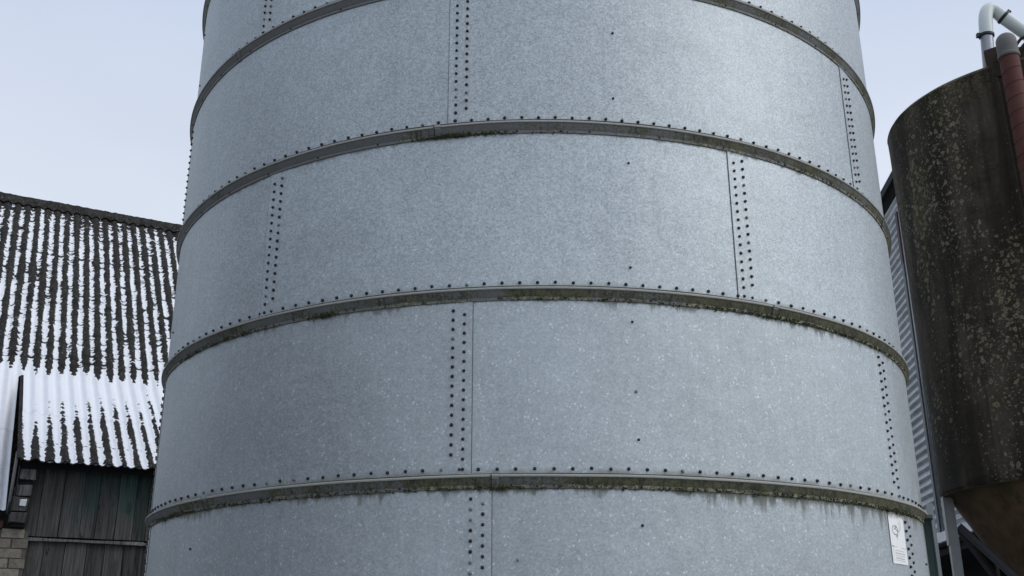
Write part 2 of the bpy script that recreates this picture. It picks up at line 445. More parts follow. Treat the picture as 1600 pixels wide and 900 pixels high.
for k in range(len(bounds)-1):
    z0, z1 = bounds[k] - (.03 if k else 0), bounds[k+1] - .02
    s0, side = SEAM[k]
    for j in range(6):
        a = s0 + 60*j
        sheet(k, a, side, z0, z1, j)
        aa = (a + 180) % 360 - 180
        # dark strip painted as edge shadow and dirt along the visible edge
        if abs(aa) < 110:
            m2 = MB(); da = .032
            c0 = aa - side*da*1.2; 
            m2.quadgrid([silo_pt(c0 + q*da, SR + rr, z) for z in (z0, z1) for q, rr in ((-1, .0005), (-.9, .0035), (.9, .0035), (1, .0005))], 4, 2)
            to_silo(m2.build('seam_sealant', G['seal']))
        # two bolt columns, staggered
        if k >= 1:
            cols = ((.92, 0), (2.20, .5)) if k != 4 else ((.80, 0), (2.1, .5))
            step = .0515
            for off, ph in cols:
                zz = bounds[k] + .085 + step*ph
                if off < 1: zz = bounds[k] + .035
                while zz < bounds[k+1] - H_BAND - .03:
                    if abs(aa) < 112: bolt_list.append((aa + side*off, zz, .004 if off < 3 else 0, 1, random.random() < .07))
                    zz += step
# horizontal bolt rows above each ring, two degrees apart
for k, zk in enumerate(ZR):
    ph = {2: .15, 3: .65, 4: 1.0, 5: .4}.get(k, 0)
    for i in range(-56, 56):
        a = 2*i + ph
        bolt_list.append((a + random.uniform(-.04, .04), zk + .034 + random.uniform(-.002, .002), .001, 1, random.random() < .11))
    # small sparse bolts on the band itself
    for i in range(-12, 13):
        a = i*8.57 + 2.1*k - 1.4
        bolt_list.append((a, zk - H_BAND + .012, .005, .72, False))
# single bolts that stand alone on the sheets
for x in ((-65.8, 6.113), (-64.8, 5.641), (-63.8, 3.68), (-67.3, 2.683), (-45.8, 2.164), (10.26, 5.044), (10.01, 4.606), (11.57, 4.2), (11.25, 3.571),
          (11.19, 3.261), (11.34, 2.628), (11.35, 2.196), (62.2, 2.11)):
    bolt_list.append((x[0], x[1], 0, .8, False))
bolt_list += [(-1.7, 2.027, 0, .8, True), (11.29, 2.88, 0, .85, True)]

def bolt_shape(size):
    """hexagonal dome head on a thin washer, axis +Y outward at the origin"""
    v, f = [], []; n = 8; r = .0081*size*random.uniform(.93, 1.06)
    prof = ((r*1.22, -.002), (r*1.2, .0012), (r*.98, .0014), (r*.95, .0065), (r*.62, .0095))
    for rr, d in prof:
        for i in range(n):
            w = 2*PI*i/n; v.append((rr*math.cos(w), -d, rr*math.sin(w)))
    for j in range(len(prof)-1):
        for i in range(n):
            f.append((j*n+i, j*n+(i+1) % n, (j+1)*n+(i+1) % n, (j+1)*n+i))
    f.append(tuple((len(prof)-1)*n+i for i in range(n)))
    return v, f
def inview(deg, z):
    d = Vector(silo_pt(deg, SR, z)) - Vector((0, 0, EYE))
    n_ = Vector((math.sin(R_(deg)), -math.cos(R_(deg)), 0))
    q = cam.matrix_world.inverted() @ (d + Vector((0, 0, EYE)))
    x, y = q.x/-q.z*F_PX, q.y/-q.z*F_PX
    return abs(x) < 800 and abs(y) < 450 and n_.dot(-d) > .02, d.length
vis = []
for i, b in enumerate(bolt_list):
    v_, dist = inview(b[0], b[1])
    if v_ and b[3] >= .8: vis.append((dist, i))
near = {i for _, i in sorted(vis)[:100]}
meshes = {}
def bolt_mesh(size, pale):
    key = (size, pale, random.randint(0, 5))
    if key not in meshes:
        v, f = bolt_shape(size); me = bpy.data.meshes.new('bolt'); me.from_pydata(v, [], f); me.update()
        me.materials.append(G['zinc' if pale else 'bolt']); meshes[key] = me
    return meshes[key]
rest = {False: MB(), True: MB()}
rv, rf, rm = [], [], []
for i, (a, z, off, size, pale) in enumerate(bolt_list):
    M_ = Matrix.Translation(silo_pt(a, SR + off, z)) @ Matrix.Rotation(R_(a), 4, 'Z')
    if i in near:
        o = bpy.data.objects.new('bolt', bolt_mesh(size, pale)); C.objects.link(o); o.matrix_local = M_; to_silo(o)
    else:
        v, f = bolt_shape(size); b = len(rv)
        rv += [tuple(M_ @ Vector(p)) for p in v]; rf += [tuple(b+q for q in p) for p in f]; rm += [1 if pale else 0]*len(f)
me = bpy.data.meshes.new('bolt_rows'); me.from_pydata(rv, [], rf); me.materials.append(G['bolt']); me.materials.append(G['zinc'])
me.polygons.foreach_set('material_index', rm); me.update()
o = bpy.data.objects.new('bolt_rows', me); C.objects.link(o); to_silo(o); o['kind'] = 'stuff'

# stiffening rings: a rolled band with a lip, butted in segments
JOINT = {2: (-42.3, -3.6), 3: (-51.7, 30), 4: (-10.6, 62), 5: (-44.8, 20)}
for k, zk in enumerate(ZR):
    mb = MB(); w = W_LIP
    prof = [(-.004, -.002), (w-.004, .002), (w, 0), (w+.001, -.005), (w, -.0105), (w-.006, -.0125), (.012, -H_BAND+.022), (.0075, -H_BAND+.016), (.0065, -H_BAND), (-.004, -H_BAND-.001)]
    n = 360; pts = []
    for r, dz in prof:
        for i in range(n):
            a = 360*i/n
            wob = .0022*noise.noise((math.sin(R_(a))*6, math.cos(R_(a))*6, k*3.1))
            lipw = 1 if r > .02 else 0
            pts.append(silo_pt(a, SR + r + wob*.35*lipw, zk + dz + wob*lipw))
    mb.quadgrid(pts, n, len(prof), True)
    ring = to_silo(mb.build('stiffening_ring', G['ring'], None, True, 16))
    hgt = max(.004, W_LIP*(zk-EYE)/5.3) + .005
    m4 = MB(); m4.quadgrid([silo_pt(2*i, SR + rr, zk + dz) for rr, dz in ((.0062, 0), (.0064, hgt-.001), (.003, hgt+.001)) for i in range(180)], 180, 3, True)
    to_silo(m4.build('ring_gasket', G['seal2']))  # dark strip painted as the shadowed gap above the ring lip
    for ja in JOINT.get(k, ()):                  # lapped joint of the ring
        m2 = MB(); pp = [(r + .0035, dz + (.001 if dz > -.03 else -.001)) for r, dz in prof[1:9]]
        m2.quadgrid([silo_pt(ja + da, SR + r, zk + dz) for r, dz in pp for da in (-.75, -.74, .0, .01)], 4, len(pp))
        c_ = to_silo(m2.build('joint_plate', G['ring']))
        m3 = MB(); m3.quadgrid([silo_pt(ja + da, SR + r + .0015, zk + dz) for r, dz in pp for da in (-.83, -.74)], 2, len(pp))
        to_silo(m3.build('joint_gap', G['dark']))

# moss cushions growing on the bands (little clumps)
def moss_clump(mb, a, z, s, n=26):
    for _ in range(n):
        aa = a + random.gauss(0, s)*360/(2*PI*SR)*.5; zz = z + random.gauss(0, .006)
        r = random.uniform(.003, .008)
        c = Vector(silo_pt(aa, SR + random.uniform(.006, .016), zz))
        b = len(mb.v)
        for p in ((1,0,0),(-1,0,0),(0,1,0),(0,-1,0),(0,0,1),(0,0,-1)):
            mb.v.append(tuple(c + Vector(p)*r*random.uniform(.6, 1.3))); mb.c.append(.5)
        for f in ((0,2,4),(2,1,4),(1,3,4),(3,0,4),(2,0,5),(1,2,5),(3,1,5),(0,3,5)): mb.f.append(tuple(b+q for q in f))
G['mossg'] = mat_simple('green_moss', (.045, .055, .018), .95, 0, .6, 60, .6)
mb = MB()
for a, k, s, n in ((-9.6, 4, .16, 150), (-8, 4, .3, 120), (-3, 4, .4, 60), (-25, 3, .10, 90), (-24.5, 3, .05, 40), (-41, 3, .35, 100), (-50, 3, .3, 60), (-3.5, 2, .12, 60), (-52, 2, .5, 150), (-36, 2, .4, 70),
                   (25, 3, .6, 100), (35, 3, .7, 120), (48, 3, .7, 120), (20, 2, .6, 80), (32, 2, .5, 90), (45, 2, .5, 120), (52, 2, .4, 120), (10, 3, .8, 80), (40, 4, .8, 60), (0, 2, 1.2, 90), (-15, 2, 1.0, 80)):
    moss_clump(mb, a, ZR[k] - H_BAND + .004, s, n)
o = to_silo(mb.build('moss', G['mossg'])); o['kind'] = 'stuff'

# roof of the silo, above the frame
zt = bounds[-1]
mb = MB(); mb.lathe([(SR+.06, zt-.05), (SR+.06, zt+.01), (SR, zt+.02), (.5, zt+1.05), (.5, zt+1.25), (.42, zt+1.3), (.01, zt+1.4)], SX, SY, 72)
to_silo(mb.build('roof', G['flash'], None, True, 25))

# sticker on the right of the lowest visible course
def plate(a0, a1, z0, z1, off, name, mat, parent, n=8):
    mb = MB(); mb.quadgrid([silo_pt(a0 + (a1-a0)*i/n, SR + off, z) for z in (z0, z1) for i in range(n+1)], n+1, 2)
    o = mb.build(name, mat); to_silo(o)
    if parent: 
        o.parent = parent; o.matrix_parent_inverse = Matrix.Identity(4)
    return o
SA0, SA1, SZ0, SZ1 = 48.05, 52.7, 2.075, 2.378
st = plate(SA0, SA1, SZ0, SZ1, .004, 'sticker', G['stick'], None)
st['label'] = 'white sticker with faded drawing and a box of small print'
def spt(u, v, off=.0055): return silo_pt(SA0 + (SA1-SA0)*u, SR + off, SZ0 + (SZ1-SZ0)*v)
def stroke(mb, pts, w):
    ps = [Vector(spt(u, v)) for u, v in pts]; nrm = Vector((math.sin(R_(50.4)), -math.cos(R_(50.4)), 0))
    L = []
    for i, p in enumerate(ps):
        t = (ps[min(i+1, len(ps)-1)] - ps[max(i-1, 0)]).normalized(); s_ = t.cross(nrm).normalized()*w/2
        L += [tuple(p - s_), tuple(p + s_)]
    mb.quadgrid(L, 2, len(ps))
mb = MB()
arc = lambda cx, cy, rx, ry, a0, a1: [(cx + rx*math.cos(R_(a)), cy + ry*math.sin(R_(a))) for a in range(a0, a1+1, 12)]
stroke(mb, arc(.36, .63, .20, .085, 60, 300), .0035)
stroke(mb, arc(.42, .64, .12, .055, -60, 200), .003)
stroke(mb, [(.46, .72), (.40, .66), (.50, .60), (.44, .54), (.36, .50)], .0035)
stroke(mb, [(.60, .80), (.66, .72), (.62, .64), (.56, .56)], .0022)
stroke(mb, [(.70, .84), (.76, .74), (.70, .64)], .0018)
stroke(mb, [(.34, .66), (.56, .62)], .003); stroke(mb, [(.48, .55), (.44, .47)], .003)
stroke(mb, [(.06, .325), (.11, .322)], .008)
to_silo(mb.build('sticker_drawing', G['print']))
mb = MB()
stroke(mb, [(.08, .32), (.94, .30)], .0028); stroke(mb, [(.10, .32), (.10, .05)], .0018)
for v in (.25, .20, .155, .11, .07): stroke(mb, [(.2, v), (.86 - .1*random.random(), v-.012)], .0045 if v in (.2, .11) else .0025)
to_silo(mb.build('sticker_print', G['printl']))

# ------------------------------------------------------------------ green steel post hugging the silo, and the pale post
def at(px, py, rng):
    """point at horizontal range rng in the direction of a photograph pixel (1600x900)"""
    d = cam_dir((px-800)/F_PX, (450-py)/F_PX); h = math.hypot(d.x, d.y)
    return Vector((d.x/h*rng, d.y/h*rng, EYE + d.z/h*rng))
g = at(1447, 850, 7.28)
post = tag(empty('steel_channel', (g.x, g.y, 0), R_(-20)), 'dark green painted steel channel standing close against the right side of the silo', 'steel post')
mb = MB(); mb.box(-.045, .045, .0, .008, 0, 2.40); mb.box(-.053, -.045, -.05, .008, 0, 2.40); mb.box(.045, .051, -.02, .008, 0, 2.40)
mb.build('channel', G['green'], post)
mb = MB(); mb.box(-.072, -.053, -.03, -.005, 0, 2.42); mb.build('edge_flange', G['flash'], post)
mb = MB(); mb.box(-.06, .06, -.05, .06, 2.402, 2.425, jit=.003); mb.build('cap_plate', G['steel_d'], post)

g = at(1459, 840, 9.3)
pl = tag(empty('support_post', (g.x, g.y, 0), R_(-20)), 'slim pale grey steel post between the silo and the brown tank', 'steel post')
mb = MB(); mb.box(-.026, .026, -.02, .02, 0, 2.75); mb.build('shaft', G['flash'], pl)
mb = MB(); mb.box(-.06, .06, -.06, .06, 0, .012); mb.build('base_plate', G['steel'], pl)

# ------------------------------------------------------------------ brown tank
TX, TY, TZB, TZT, TR = 4.929, 9.323, 2.950, 6.593, 1.2375
tank = tag(empty('feed_tank', (TX, TY, 0)), 'dark brown round tank with yellow lichen and a conical bottom on steel legs', 'tank')
def tp(o): o.parent = tank; o.matrix_parent_inverse = Matrix.Translation((-TX, -TY, 0)); return o
def tank_surface(z): return TX - .0034*(z - TZB), TR + .0055*(z - TZB)
mb = MB(); n = 128; zs = [TZB-.03, TZB-.012] + [TZB + (TZT-TZB)*i/60 for i in range(61)] 
pts = []
prof = []
for z in zs:
    cx, r = tank_surface(z); 
    if z < TZB: r -= .012
    prof.append((cx, r, z))
cx, r = tank_surface(TZT)
prof += [(cx, r+.004, TZT+.015), (cx, r-.02, TZT+.05), (cx, r-.25, TZT+.13), (cx, .45, TZT+.30), (cx, .44, TZT+.36), (cx, .02, TZT+.40)]
for cx, r, z in prof:
    for i in range(n):
        a = 2*PI*i/n; d = .010*noise.noise((math.cos(a)*1.6, math.sin(a)*1.6, z*.9)) + .003*noise.noise((math.cos(a)*9, math.sin(a)*9, z*7))
        pts.append((cx + (r+d)*math.cos(a), TY + (r+d)*math.sin(a), z))
mb.quadgrid(pts, n, len(prof), True); tp(mb.build('shell', G['tank'], None, True, 45))
mb = MB(); cp = [(TR-.014, TZB-.02), (TR-.075, TZB-.035), (.60, TZB-1.0), (.2, TZB-1.72), (.2, TZB-2.3)]
mb.lathe(cp, TX, TY, 96); tp(mb.build('cone_bottom', G['cone'], None, True, 30))
mb = MB(); mb.lathe([(.24, TZB-2.28), (.24, TZB-2.4), (.12, TZB-2.75), (.1, TZB-2.8)], TX, TY, 24); tp(mb.build('outlet', G['steel_d'], None, True, 30))
# vertical moulded seam flange
mb = MB()
sa = math.atan2(-TY, -TX) - R_(5.8)
for z0, z1 in ((TZB, TZT),):
    pts = []
    for q in range(21):
        z = z0 + (z1-z0)*q/20; cx, r = tank_surface(z)
        for da, rr in ((-.030, -.004), (-.024, .022), (-.004, .026), (.012, .022), (.020, -.004)):
            a = sa + da; w = .003*noise.noise((q*.8, da*40, 1))
            pts.append((cx + (r+rr+w)*math.cos(a), TY + (r+rr+w)*math.sin(a), z))
    mb.quadgrid(pts, 5, 21)
tp(mb.build('seam_flange', G['tank'], None, True, 40))
# legs and braces
LG = at(1480, 775, 10.33)
LA = [math.atan2(LG.y-TY, LG.x-TX) + PI/2*i for i in range(4)]
LR = math.hypot(LG.x-TX, LG.y-TY)
legs = [(TX + LR*math.cos(a), TY + LR*math.sin(a)) for a in LA]
for i, (x, y) in enumerate(legs):
    mb = MB(); Mx = Matrix.Translation((x, y, 0)) @ Matrix.Rotation(LA[i] + PI/4*0, 4, 'Z')
    mb.box(-.04, .04, -.058, .058, .01, TZB-.03, Mx); mb.box(.043, .05, -.075, .075, TZB-.45, TZB-.02, Mx)
    tp(mb.build('leg', G['steel']))
    mb = MB(); mb.box(-.1, .1, -.1, .1, 0, .012, Mx); tp(mb.build('foot_plate', G['steel_d']))
    x2, y2 = legs[(i+1) % 4]; ux, uy = x2-x, y2-y; L = math.hypot(ux, uy); ux /= L; uy /= L
    for s, e, zz0, zz1 in (((x, y), (x2, y2), 2.66, 1.15), ((x2, y2), (x, y), 2.66, 1.15)):
        mb = MB(); k_ = .05
        mb.bar((s[0]+k_*(e[0]-s[0]), s[1]+k_*(e[1]-s[1]), zz0), (e[0]-k_*(e[0]-s[0]), e[1]-k_*(e[1]-s[1]), zz1), .012, .06)
        mb.bar((s[0]+k_*(e[0]-s[0]), s[1]+k_*(e[1]-s[1]), zz0-.03), (e[0]-k_*(e[0]-s[0]), e[1]-k_*(e[1]-s[1]), zz1-.03), .05, .008)
        tp(mb.build('brace', G['steel_d']))

# ------------------------------------------------------------------ pipes at the top of the tank
def bezier(p0, p1, p2, p3, n=14):
    out = []
    for i in range(n+1):
        t = i/n; out.append(tuple(Vector(p0)*(1-t)**3 + Vector(p1)*3*t*(1-t)**2 + Vector(p2)*3*t*t*(1-t) + Vector(p3)*t**3))
    return out
PR = 9.6
b0, b1 = at(1548, 128, PR), at(1541.5, 56, PR)
fp = tag(empty('filling_pipe', tuple(b0)), 'galvanised pipe with a white plastic bend rising above the brown tank', 'pipe')
def rel(o, root): o.parent = root; o.matrix_parent_inverse = Matrix.Translation(-root.location); return o
mb = MB(); bb = b0 + (b0-b1)*3; mb.tube([tuple(b0 + (b0-b1).normalized()*.35), tuple(b1)], .057, 20); rel(mb.build('riser', G['gpipe'], None, True, 40), fp)
upd = (b1-b0).normalized()
e_end = at(1568, 27, PR+.12); far = at(1640, 78, PR+.30); outd = (far - e_end).normalized()
path = [tuple(b1 - upd*.0)] + bezier(b1 + upd*.06, b1 + upd*.25, e_end - outd*.20 + Vector((0, 0, .05)), e_end - outd*.02, 18)
mb = MB(); mb.tube(path, .063, 24); rel(mb.build('bend', G['pipe'], None, True, 40), fp)
mb = MB(); mb.tube([tuple(e_end - outd*.03), tuple(far), tuple(far + outd*1.2)], .064, 24); rel(mb.build('spout', G['pipe'], None, True, 40), fp)
for c_, d_, r_ in ((b1, upd, .070), (e_end, outd, .071)):
    mb = MB(); mb.tube([tuple(c_ - d_*.016), tuple(c_ - d_*.012), tuple(c_ + d_*.012), tuple(c_ + d_*.016)], [r_-.008, r_, r_, r_-.008], 24)
    sd = d_.cross(Vector((0, 1, 0))).normalized()
    p_ = c_ + sd*(r_+.008); mb.bar(tuple(p_ - d_*.02), tuple(p_ + d_*.02), .03, .035, (0, 1, 0))
    rel(mb.build('pipe_clamp', G['clamp'], None, True, 40), fp)

RR = 9.06
h_top, h_bot = at(1575, 82, RR), None
hp = tag(empty('vent_hose', (h_top.x, h_top.y, 0)), 'rust red ribbed hose with a grey rubber elbow running down the front of the tank', 'hose')
hx, hy = h_top.x, h_top.y
mb = MB(); zz = h_top.z; path = []; rs = []
zc = 0.35
N = 420
for i in range(N+1):
    z = zc + (zz-zc)*i/N; path.append((hx, hy, z)); rs.append(.082)
mb.tube(path, .082, 28); rel(mb.build('hose', G['red'], None, True, 50), hp)
# the ribs: a helical bead
mb = MB(); hel = []; turns = int((zz-zc)/.135)
for i in range(turns*28+1):
    a = 2*PI*i/28; z = zc + .02 + (zz-zc-.04)*i/(turns*28); hel.append((hx + .0825*math.cos(a), hy + .0825*math.sin(a), z))
mb.tube(hel, .003, 6); rel(mb.build('spiral_rib', mat_simple('dark_red_rib', (.05, .016, .012), .8), None, True), hp)
back = Vector((TX-hx, TY-hy, 0)).normalized()
ep = [(hx, hy, zz-.05), (hx, hy, zz+.02)] + bezier(Vector((hx, hy, zz+.04)), Vector((hx, hy, zz+.14)), Vector((hx, hy, zz+.15)) + back*.04, Vector((hx, hy, zz+.12)) + back*.20, 10)
ep.append(tuple(Vector(ep[-1]) + back*.30 + Vector((0, 0, -.07))))
mb = MB(); mb.tube(ep, [.088, .086] + [.086]*(len(ep)-2), 24); rel(mb.build('elbow', G['cap'], None, True, 40), hp)
mb = MB(); mb.tube([(hx, hy, zz-.058), (hx, hy, zz-.05), (hx, hy, zz-.03), (hx, hy, zz-.022)], [.088, .093, .093, .088], 24); rel(mb.build('cuff', G['cap'], None, True, 40), hp)

# bracket and mossy inlet box on the lid: fixed to the tank
def lid_box(px0, px1, py0, py1, rng, d, name, mat, jit=.01):
    a_ = at(px0, py1, rng); b_ = at(px1, py0, rng)
    mb = MB(); az = math.atan2(-(a_.x+b_.x)/2, (a_.y+b_.y)/2)
    w = (Vector((b_.x, b_.y)) - Vector((a_.x, a_.y))).length
    mb.box(-w/2, w/2, 0, d, min(a_.z, b_.z), max(a_.z, b_.z), Matrix.Translation(((a_.x+b_.x)/2, (a_.y+b_.y)/2, 0)) @ Matrix.Rotation(az, 4, 'Z'), jit=jit)
    o = mb.build(name, mat)
    bv = o.modifiers.new('bevel', 'BEVEL'); bv.width = .012; bv.segments = 2
    return tp(o)
lid_box(1546, 1561, 72, 125, 9.33, .12, 'hose_bracket', G['rust'])
lid_box(1552, 1566, 90, 122, 9.27, .10, 'hose_bracket', G['moss'])
lid_box(1583, 1640, 62, 150, 9.42, .5, 'inlet_box', G['moss'], .02)
for k_, (pa, pb) in enumerate((((1586, 92), (1612, 66)), ((1590, 102), (1618, 74)), ((1584, 78), (1606, 60)))):
    mb = MB(); A_, B_ = at(*pa, 9.36), at(*pb, 9.36)
    mb.tube(bezier(A_, A_ + Vector((.05, 0, .08)), B_ + Vector((-.04, 0, .05)), B_, 8), .014, 8); tp(mb.build('clamp_strap', G['rust'], None, True))

# ------------------------------------------------------------------ barn on the left
AZ = R_(-30); V2 = Vector((math.sin(AZ), math.cos(AZ), 0)); U2 = Vector((math.cos(AZ), -math.sin(AZ), 0))
E0 = Vector((-5.689, 13.120, 0))
barn = tag(empty('barn', tuple(E0), -AZ), 'old barn with a steep snow streaked corrugated roof and weathered plank wall', 'barn')
# local frame of the barn: x along the eave, y away from the camera, z up
ZE, TK, ZK, ZRG = 3.877, 2.37, 5.475, 9.96
YK = TK; YRG = YK + (ZRG-ZK)/1.0729
UL = -.855
PITCHC = .177; AMP = .0255
U0, U1 = -4.5, 5.2
def corr(u): return AMP*math.cos(2*PI*(u - .065)/PITCHC)
def nz(*a): return noise.noise(a)
def roof_frame(s, kicked):
    """s: slope length up from the kick line (negative below). gives y, z, normal(y,z)"""
    if s < 0 and kicked: c, sn = math.cos(math.atan(.6745)), math.sin(math.atan(.6745))
    else: c, sn = math.cos(math.atan(1.0729)), math.sin(math.atan(1.0729))
    return YK + s*c, ZK + s*sn, -sn, c
SK = TK/math.cos(math.atan(.6745)); SM = (YRG-YK)/math.cos(math.atan(1.0729)); SL = 2.05/math.cos(math.atan(1.0729))
LAPS = [-1.35, .62, 2.35, 4.05]
def lap_h(u, s):
    """each sheet row lies over the one below: a saw-tooth of a few millimetres"""
    h = 0
    for i, l in enumerate(LAPS):
        lo = l; hi = LAPS[i+1] if i+1 < len(LAPS) else l + 1.75
        if lo <= s < hi: h = .016*(1 - (s-lo)/(hi-lo))
    if s < LAPS[0]: h = .016*(1 - (s+3)/1.65)
    return h
def surf(u0, u1, s0, s1, du, ds, kicked, hf, name, mat, skirt=True):
    nu = int((u1-u0)/du)+1; ns = int((s1-s0)/ds)+1
    pts = []
    for j in range(ns):
        s = s0 + (s1-s0)*j/(ns-1); y, z, ny, nzz = roof_frame(s, kicked)
        for i in range(nu):
            u = u0 + (u1-u0)*i/(nu-1); h = hf(u, s)
            pts.append((u, y + ny*h, z + nzz*h))
    mb = MB(); mb.quadgrid(pts, nu, ns)
    if skirt:   # thickness at the lower edge
        e = []
        y, z, ny, nzz = roof_frame(s0, kicked)
        for dh in (0, -.008):
            for i in range(nu):
                u = u0 + (u1-u0)*i/(nu-1); h = hf(u, s0) + dh; e.append((u, y + ny*h, z + nzz*h))
        mb.quadgrid(list(e), nu, 2)
        under = []
        for s in (s0, s0+.6):
            y, z, ny, nzz = roof_frame(s, kicked)
            for i in range(nu):
                u = u0 + (u1-u0)*i/(nu-1); h = corr(u) - .008 + lap_h(u, s0); under.append((u, y + ny*h, z + nzz*h))
        mb.quadgrid(under, nu, 2)
    return mb.build(name, mat, barn, True)
def h_roof(u, s):
    h = corr(u) + lap_h(u, s)
    crest = max(0, math.cos(2*PI*(u - .065)/PITCHC))
    return h + .004*nz(u*9, s*9, 0) + crest*.010*max(0, nz(u*22, s*22, 4)) 
surf(UL, U1, -SK, 0, .0222, .03, True, h_roof, 'lower_roof_sheeting', G['roof'])
surf(U0, U1, 0, SM, .0222, .03, False, h_roof, 'roof_sheeting', G['roof'], False)
surf(U0, UL - .012, -SL, 0, .0222, .03, False, h_roof, 'side_roof_sheeting', G['roof'])
# ridge cap: scalloped flashing
mb = MB(); pts = []
nu = 500
for j, (dy, dz, sc) in enumerate(((-.20, -.185, 1), (-.185, -.155, 1), (-.06, .035, .3), (0, .06, 0), (.08, .03, .3), (.25, -.2, 1))):
    for i in range(nu):
        u = U0 + (U1-U0)*i/(nu-1)
        b = .012*nz(u*3, j*.7, 9) + .010*nz(u*14, j*2, 3)
        pts.append((u, YRG + dy + sc*0.4*corr(u)*-1, ZRG + dz + .02 + sc*.7*corr(u) + b))
mb.quadgrid(pts, nu, 6); mb.build('ridge_cap', G['roof'], barn, True)
# back slope
mb = MB(); mb.quadgrid([(U0, YRG+.02, ZRG-.03), (U1, YRG+.02, ZRG-.03), (U0, YRG+6, ZRG-6.3), (U1, YRG+6, ZRG-6.3)], 2, 2); mb.build('back_roof', G['roof'], barn)

# snow lying in the troughs (its own height field, so the roof shows through where it is thin)
def snow_level(u, s, kicked):
    n1 = nz(u*5.0, s*2.2, 11); n2 = nz(u*7, s*13, 5); n3 = nz(u*20, s*34, 8); n0 = nz(u*1.1, s*.8, 2)
    cell = math.floor(u/PITCHC + .5*0)
    trough = 1.5*nz(cell*3.7, s*1.6, 20)
    if s >= 0:
        top = SM - s
        lev = -.42 + .22*(1 - s/SM)
        if top < .75: lev -= (.75-top)*1.5
        if s < .42: lev += (1 - s/.42)**1.3*1.9
        rough = .8 + 1.0*max(0, 1 - top/1.6)
        for l in LAPS[1:]:
            if 0 < s - l < .06: lev += .28*max(0, nz(u*2.1, l*5, 3)*3)
            if -.05 < s - l < 0: lev -= .45*max(0, .5 + nz(u*2.1, l*5, 9)*2)
    else:
        k = -s/SK if kicked else -s/SL
        cr_ = nz(math.floor((u-.065)/PITCHC + .5)*5.1, 3.3, 7)
        lev = 1.9 - 1.45*min(1, max(0, k - .06 + .35*cr_)/.5) - .65*max(0, k-.4)/.6
        lev += max(0, min(.9, (-.10 - u)*1.2))*(1.0 - k) if kicked else .85
        rough = .95
        if -.03 < s - LAPS[0] < .03: lev += .2
    v = lev + .45*n0 + .35*nz(u*2.6, s*1.7, 31) + .30*n1*.8 + rough*.8*n2 + .85*n3*rough + .35*trough
    if s > .5:
        v -= 5.5*max(0, nz(u*8, s*24, 41) - .22) * (.6 + .9*s/SM)
        v += 2.5*max(0, nz(u*9, s*20, 57) - .30)
    return v*AMP + lap_h(u, s)
def h_snow(kicked):
    def f(u, s):
        h = snow_level(u, s, kicked)
        c = corr(u) + lap_h(u, s)
        # thin snow hugs the sheet: never more than a few centimetres above it
        top = c + .012 + .006*nz(u*8, s*8, 1)
        return min(h, max(top, c - .02)) if h > c else h
    return f
snow = MB()
def snow_patch(u0, u1, s0, s1, kicked):
    du, ds = .0118, .0165
    nu = int((u1-u0)/du)+1; ns = int((s1-s0)/ds)+1; f = h_snow(kicked); pts = []
    for j in range(ns):
        s = s0 + (s1-s0)*j/(ns-1); y, z, ny, nzz = roof_frame(s, kicked)
        for i in range(nu):
            u = u0 + (u1-u0)*i/(nu-1); h = f(u, s); pts.append((u, y + ny*h, z + nzz*h))
    snow.quadgrid(pts, nu, ns)
snow_patch(UL + .045, 1.9, -SK + .012, 0.0, True)
snow_patch(-3.2, 3.2, 0.0, SM - .20, False)
snow_patch(-3.2, UL - .02, -SL + .012, 0.0, False)
so = snow.build('roof_snow', G['snow'], None, True)
so.location = E0; so.rotation_euler = (0, 0, -AZ)
tag(so, 'thin white snow lying in the troughs of the corrugated barn roof', 'snow', kind='stuff')

# plank wall under the raised eave
YW = .42
mb = MB(); x = -.63; i = 0
widths = [.15, .26, .25, .19, .24, .22, .17, .25, .2, .23, .26, .2, .24, .22, .25, .2, .24]
while x < 3.2:
    w = widths[i % len(widths)]; i += 1
    mb.box(x + .003, x + w - .005, YW + random.uniform(-.006, .006), YW + .03, 2.985 + .02, 3.98, tint=random.random(), jit=.0015)
    x += w
mb.build('upper_planks', G['wood'], barn)
mb = MB(); x = -.60
while x < 3.2:
    w = widths[(i*3 + 1) % len(widths)]; i += 1
    mb.box(x + .003, x + w - .005, YW + .02 + random.uniform(-.006, .006), YW + .05, .0, 2.945, tint=random.random(), jit=.0015)
    x += w
mb.build('door_planks', G['wood'], barn)
mb = MB()
for k_ in range(16):
    x0 = -.60 + k_*.24
    mb.box(x0, x0+.2395, YW - .035, YW + .02, 2.945 + random.uniform(-.003, .003), 2.982 + random.uniform(-.004, .004), tint=random.random(), jit=.003)
mb.build('door_rail', G['rail'], barn)
mb = MB(); mb.box(-.62, 3.2, YW + .055, YW + .09, 0, 4.2); mb.build('wall_backing', G['soot'], barn)
# eave board and rafter ends in the shade of the eave
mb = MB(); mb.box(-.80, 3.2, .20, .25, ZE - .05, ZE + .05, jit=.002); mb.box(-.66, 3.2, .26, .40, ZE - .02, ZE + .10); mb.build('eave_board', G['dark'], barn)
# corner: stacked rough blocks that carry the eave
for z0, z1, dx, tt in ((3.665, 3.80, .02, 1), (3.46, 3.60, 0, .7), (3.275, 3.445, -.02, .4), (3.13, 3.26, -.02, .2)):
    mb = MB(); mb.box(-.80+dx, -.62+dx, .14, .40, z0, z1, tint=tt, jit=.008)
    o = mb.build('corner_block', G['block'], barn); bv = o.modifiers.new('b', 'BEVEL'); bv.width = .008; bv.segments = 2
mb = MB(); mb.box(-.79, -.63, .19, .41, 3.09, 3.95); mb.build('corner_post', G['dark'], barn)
mb = MB(); mb.box(-.735, -.665, .117, .131, 3.335, 3.41, jit=.012); o = mb.build('snow_lump', G['snow'], barn)
bv = o.modifiers.new('b', 'BEVEL'); bv.width = .006; bv.segments = 2
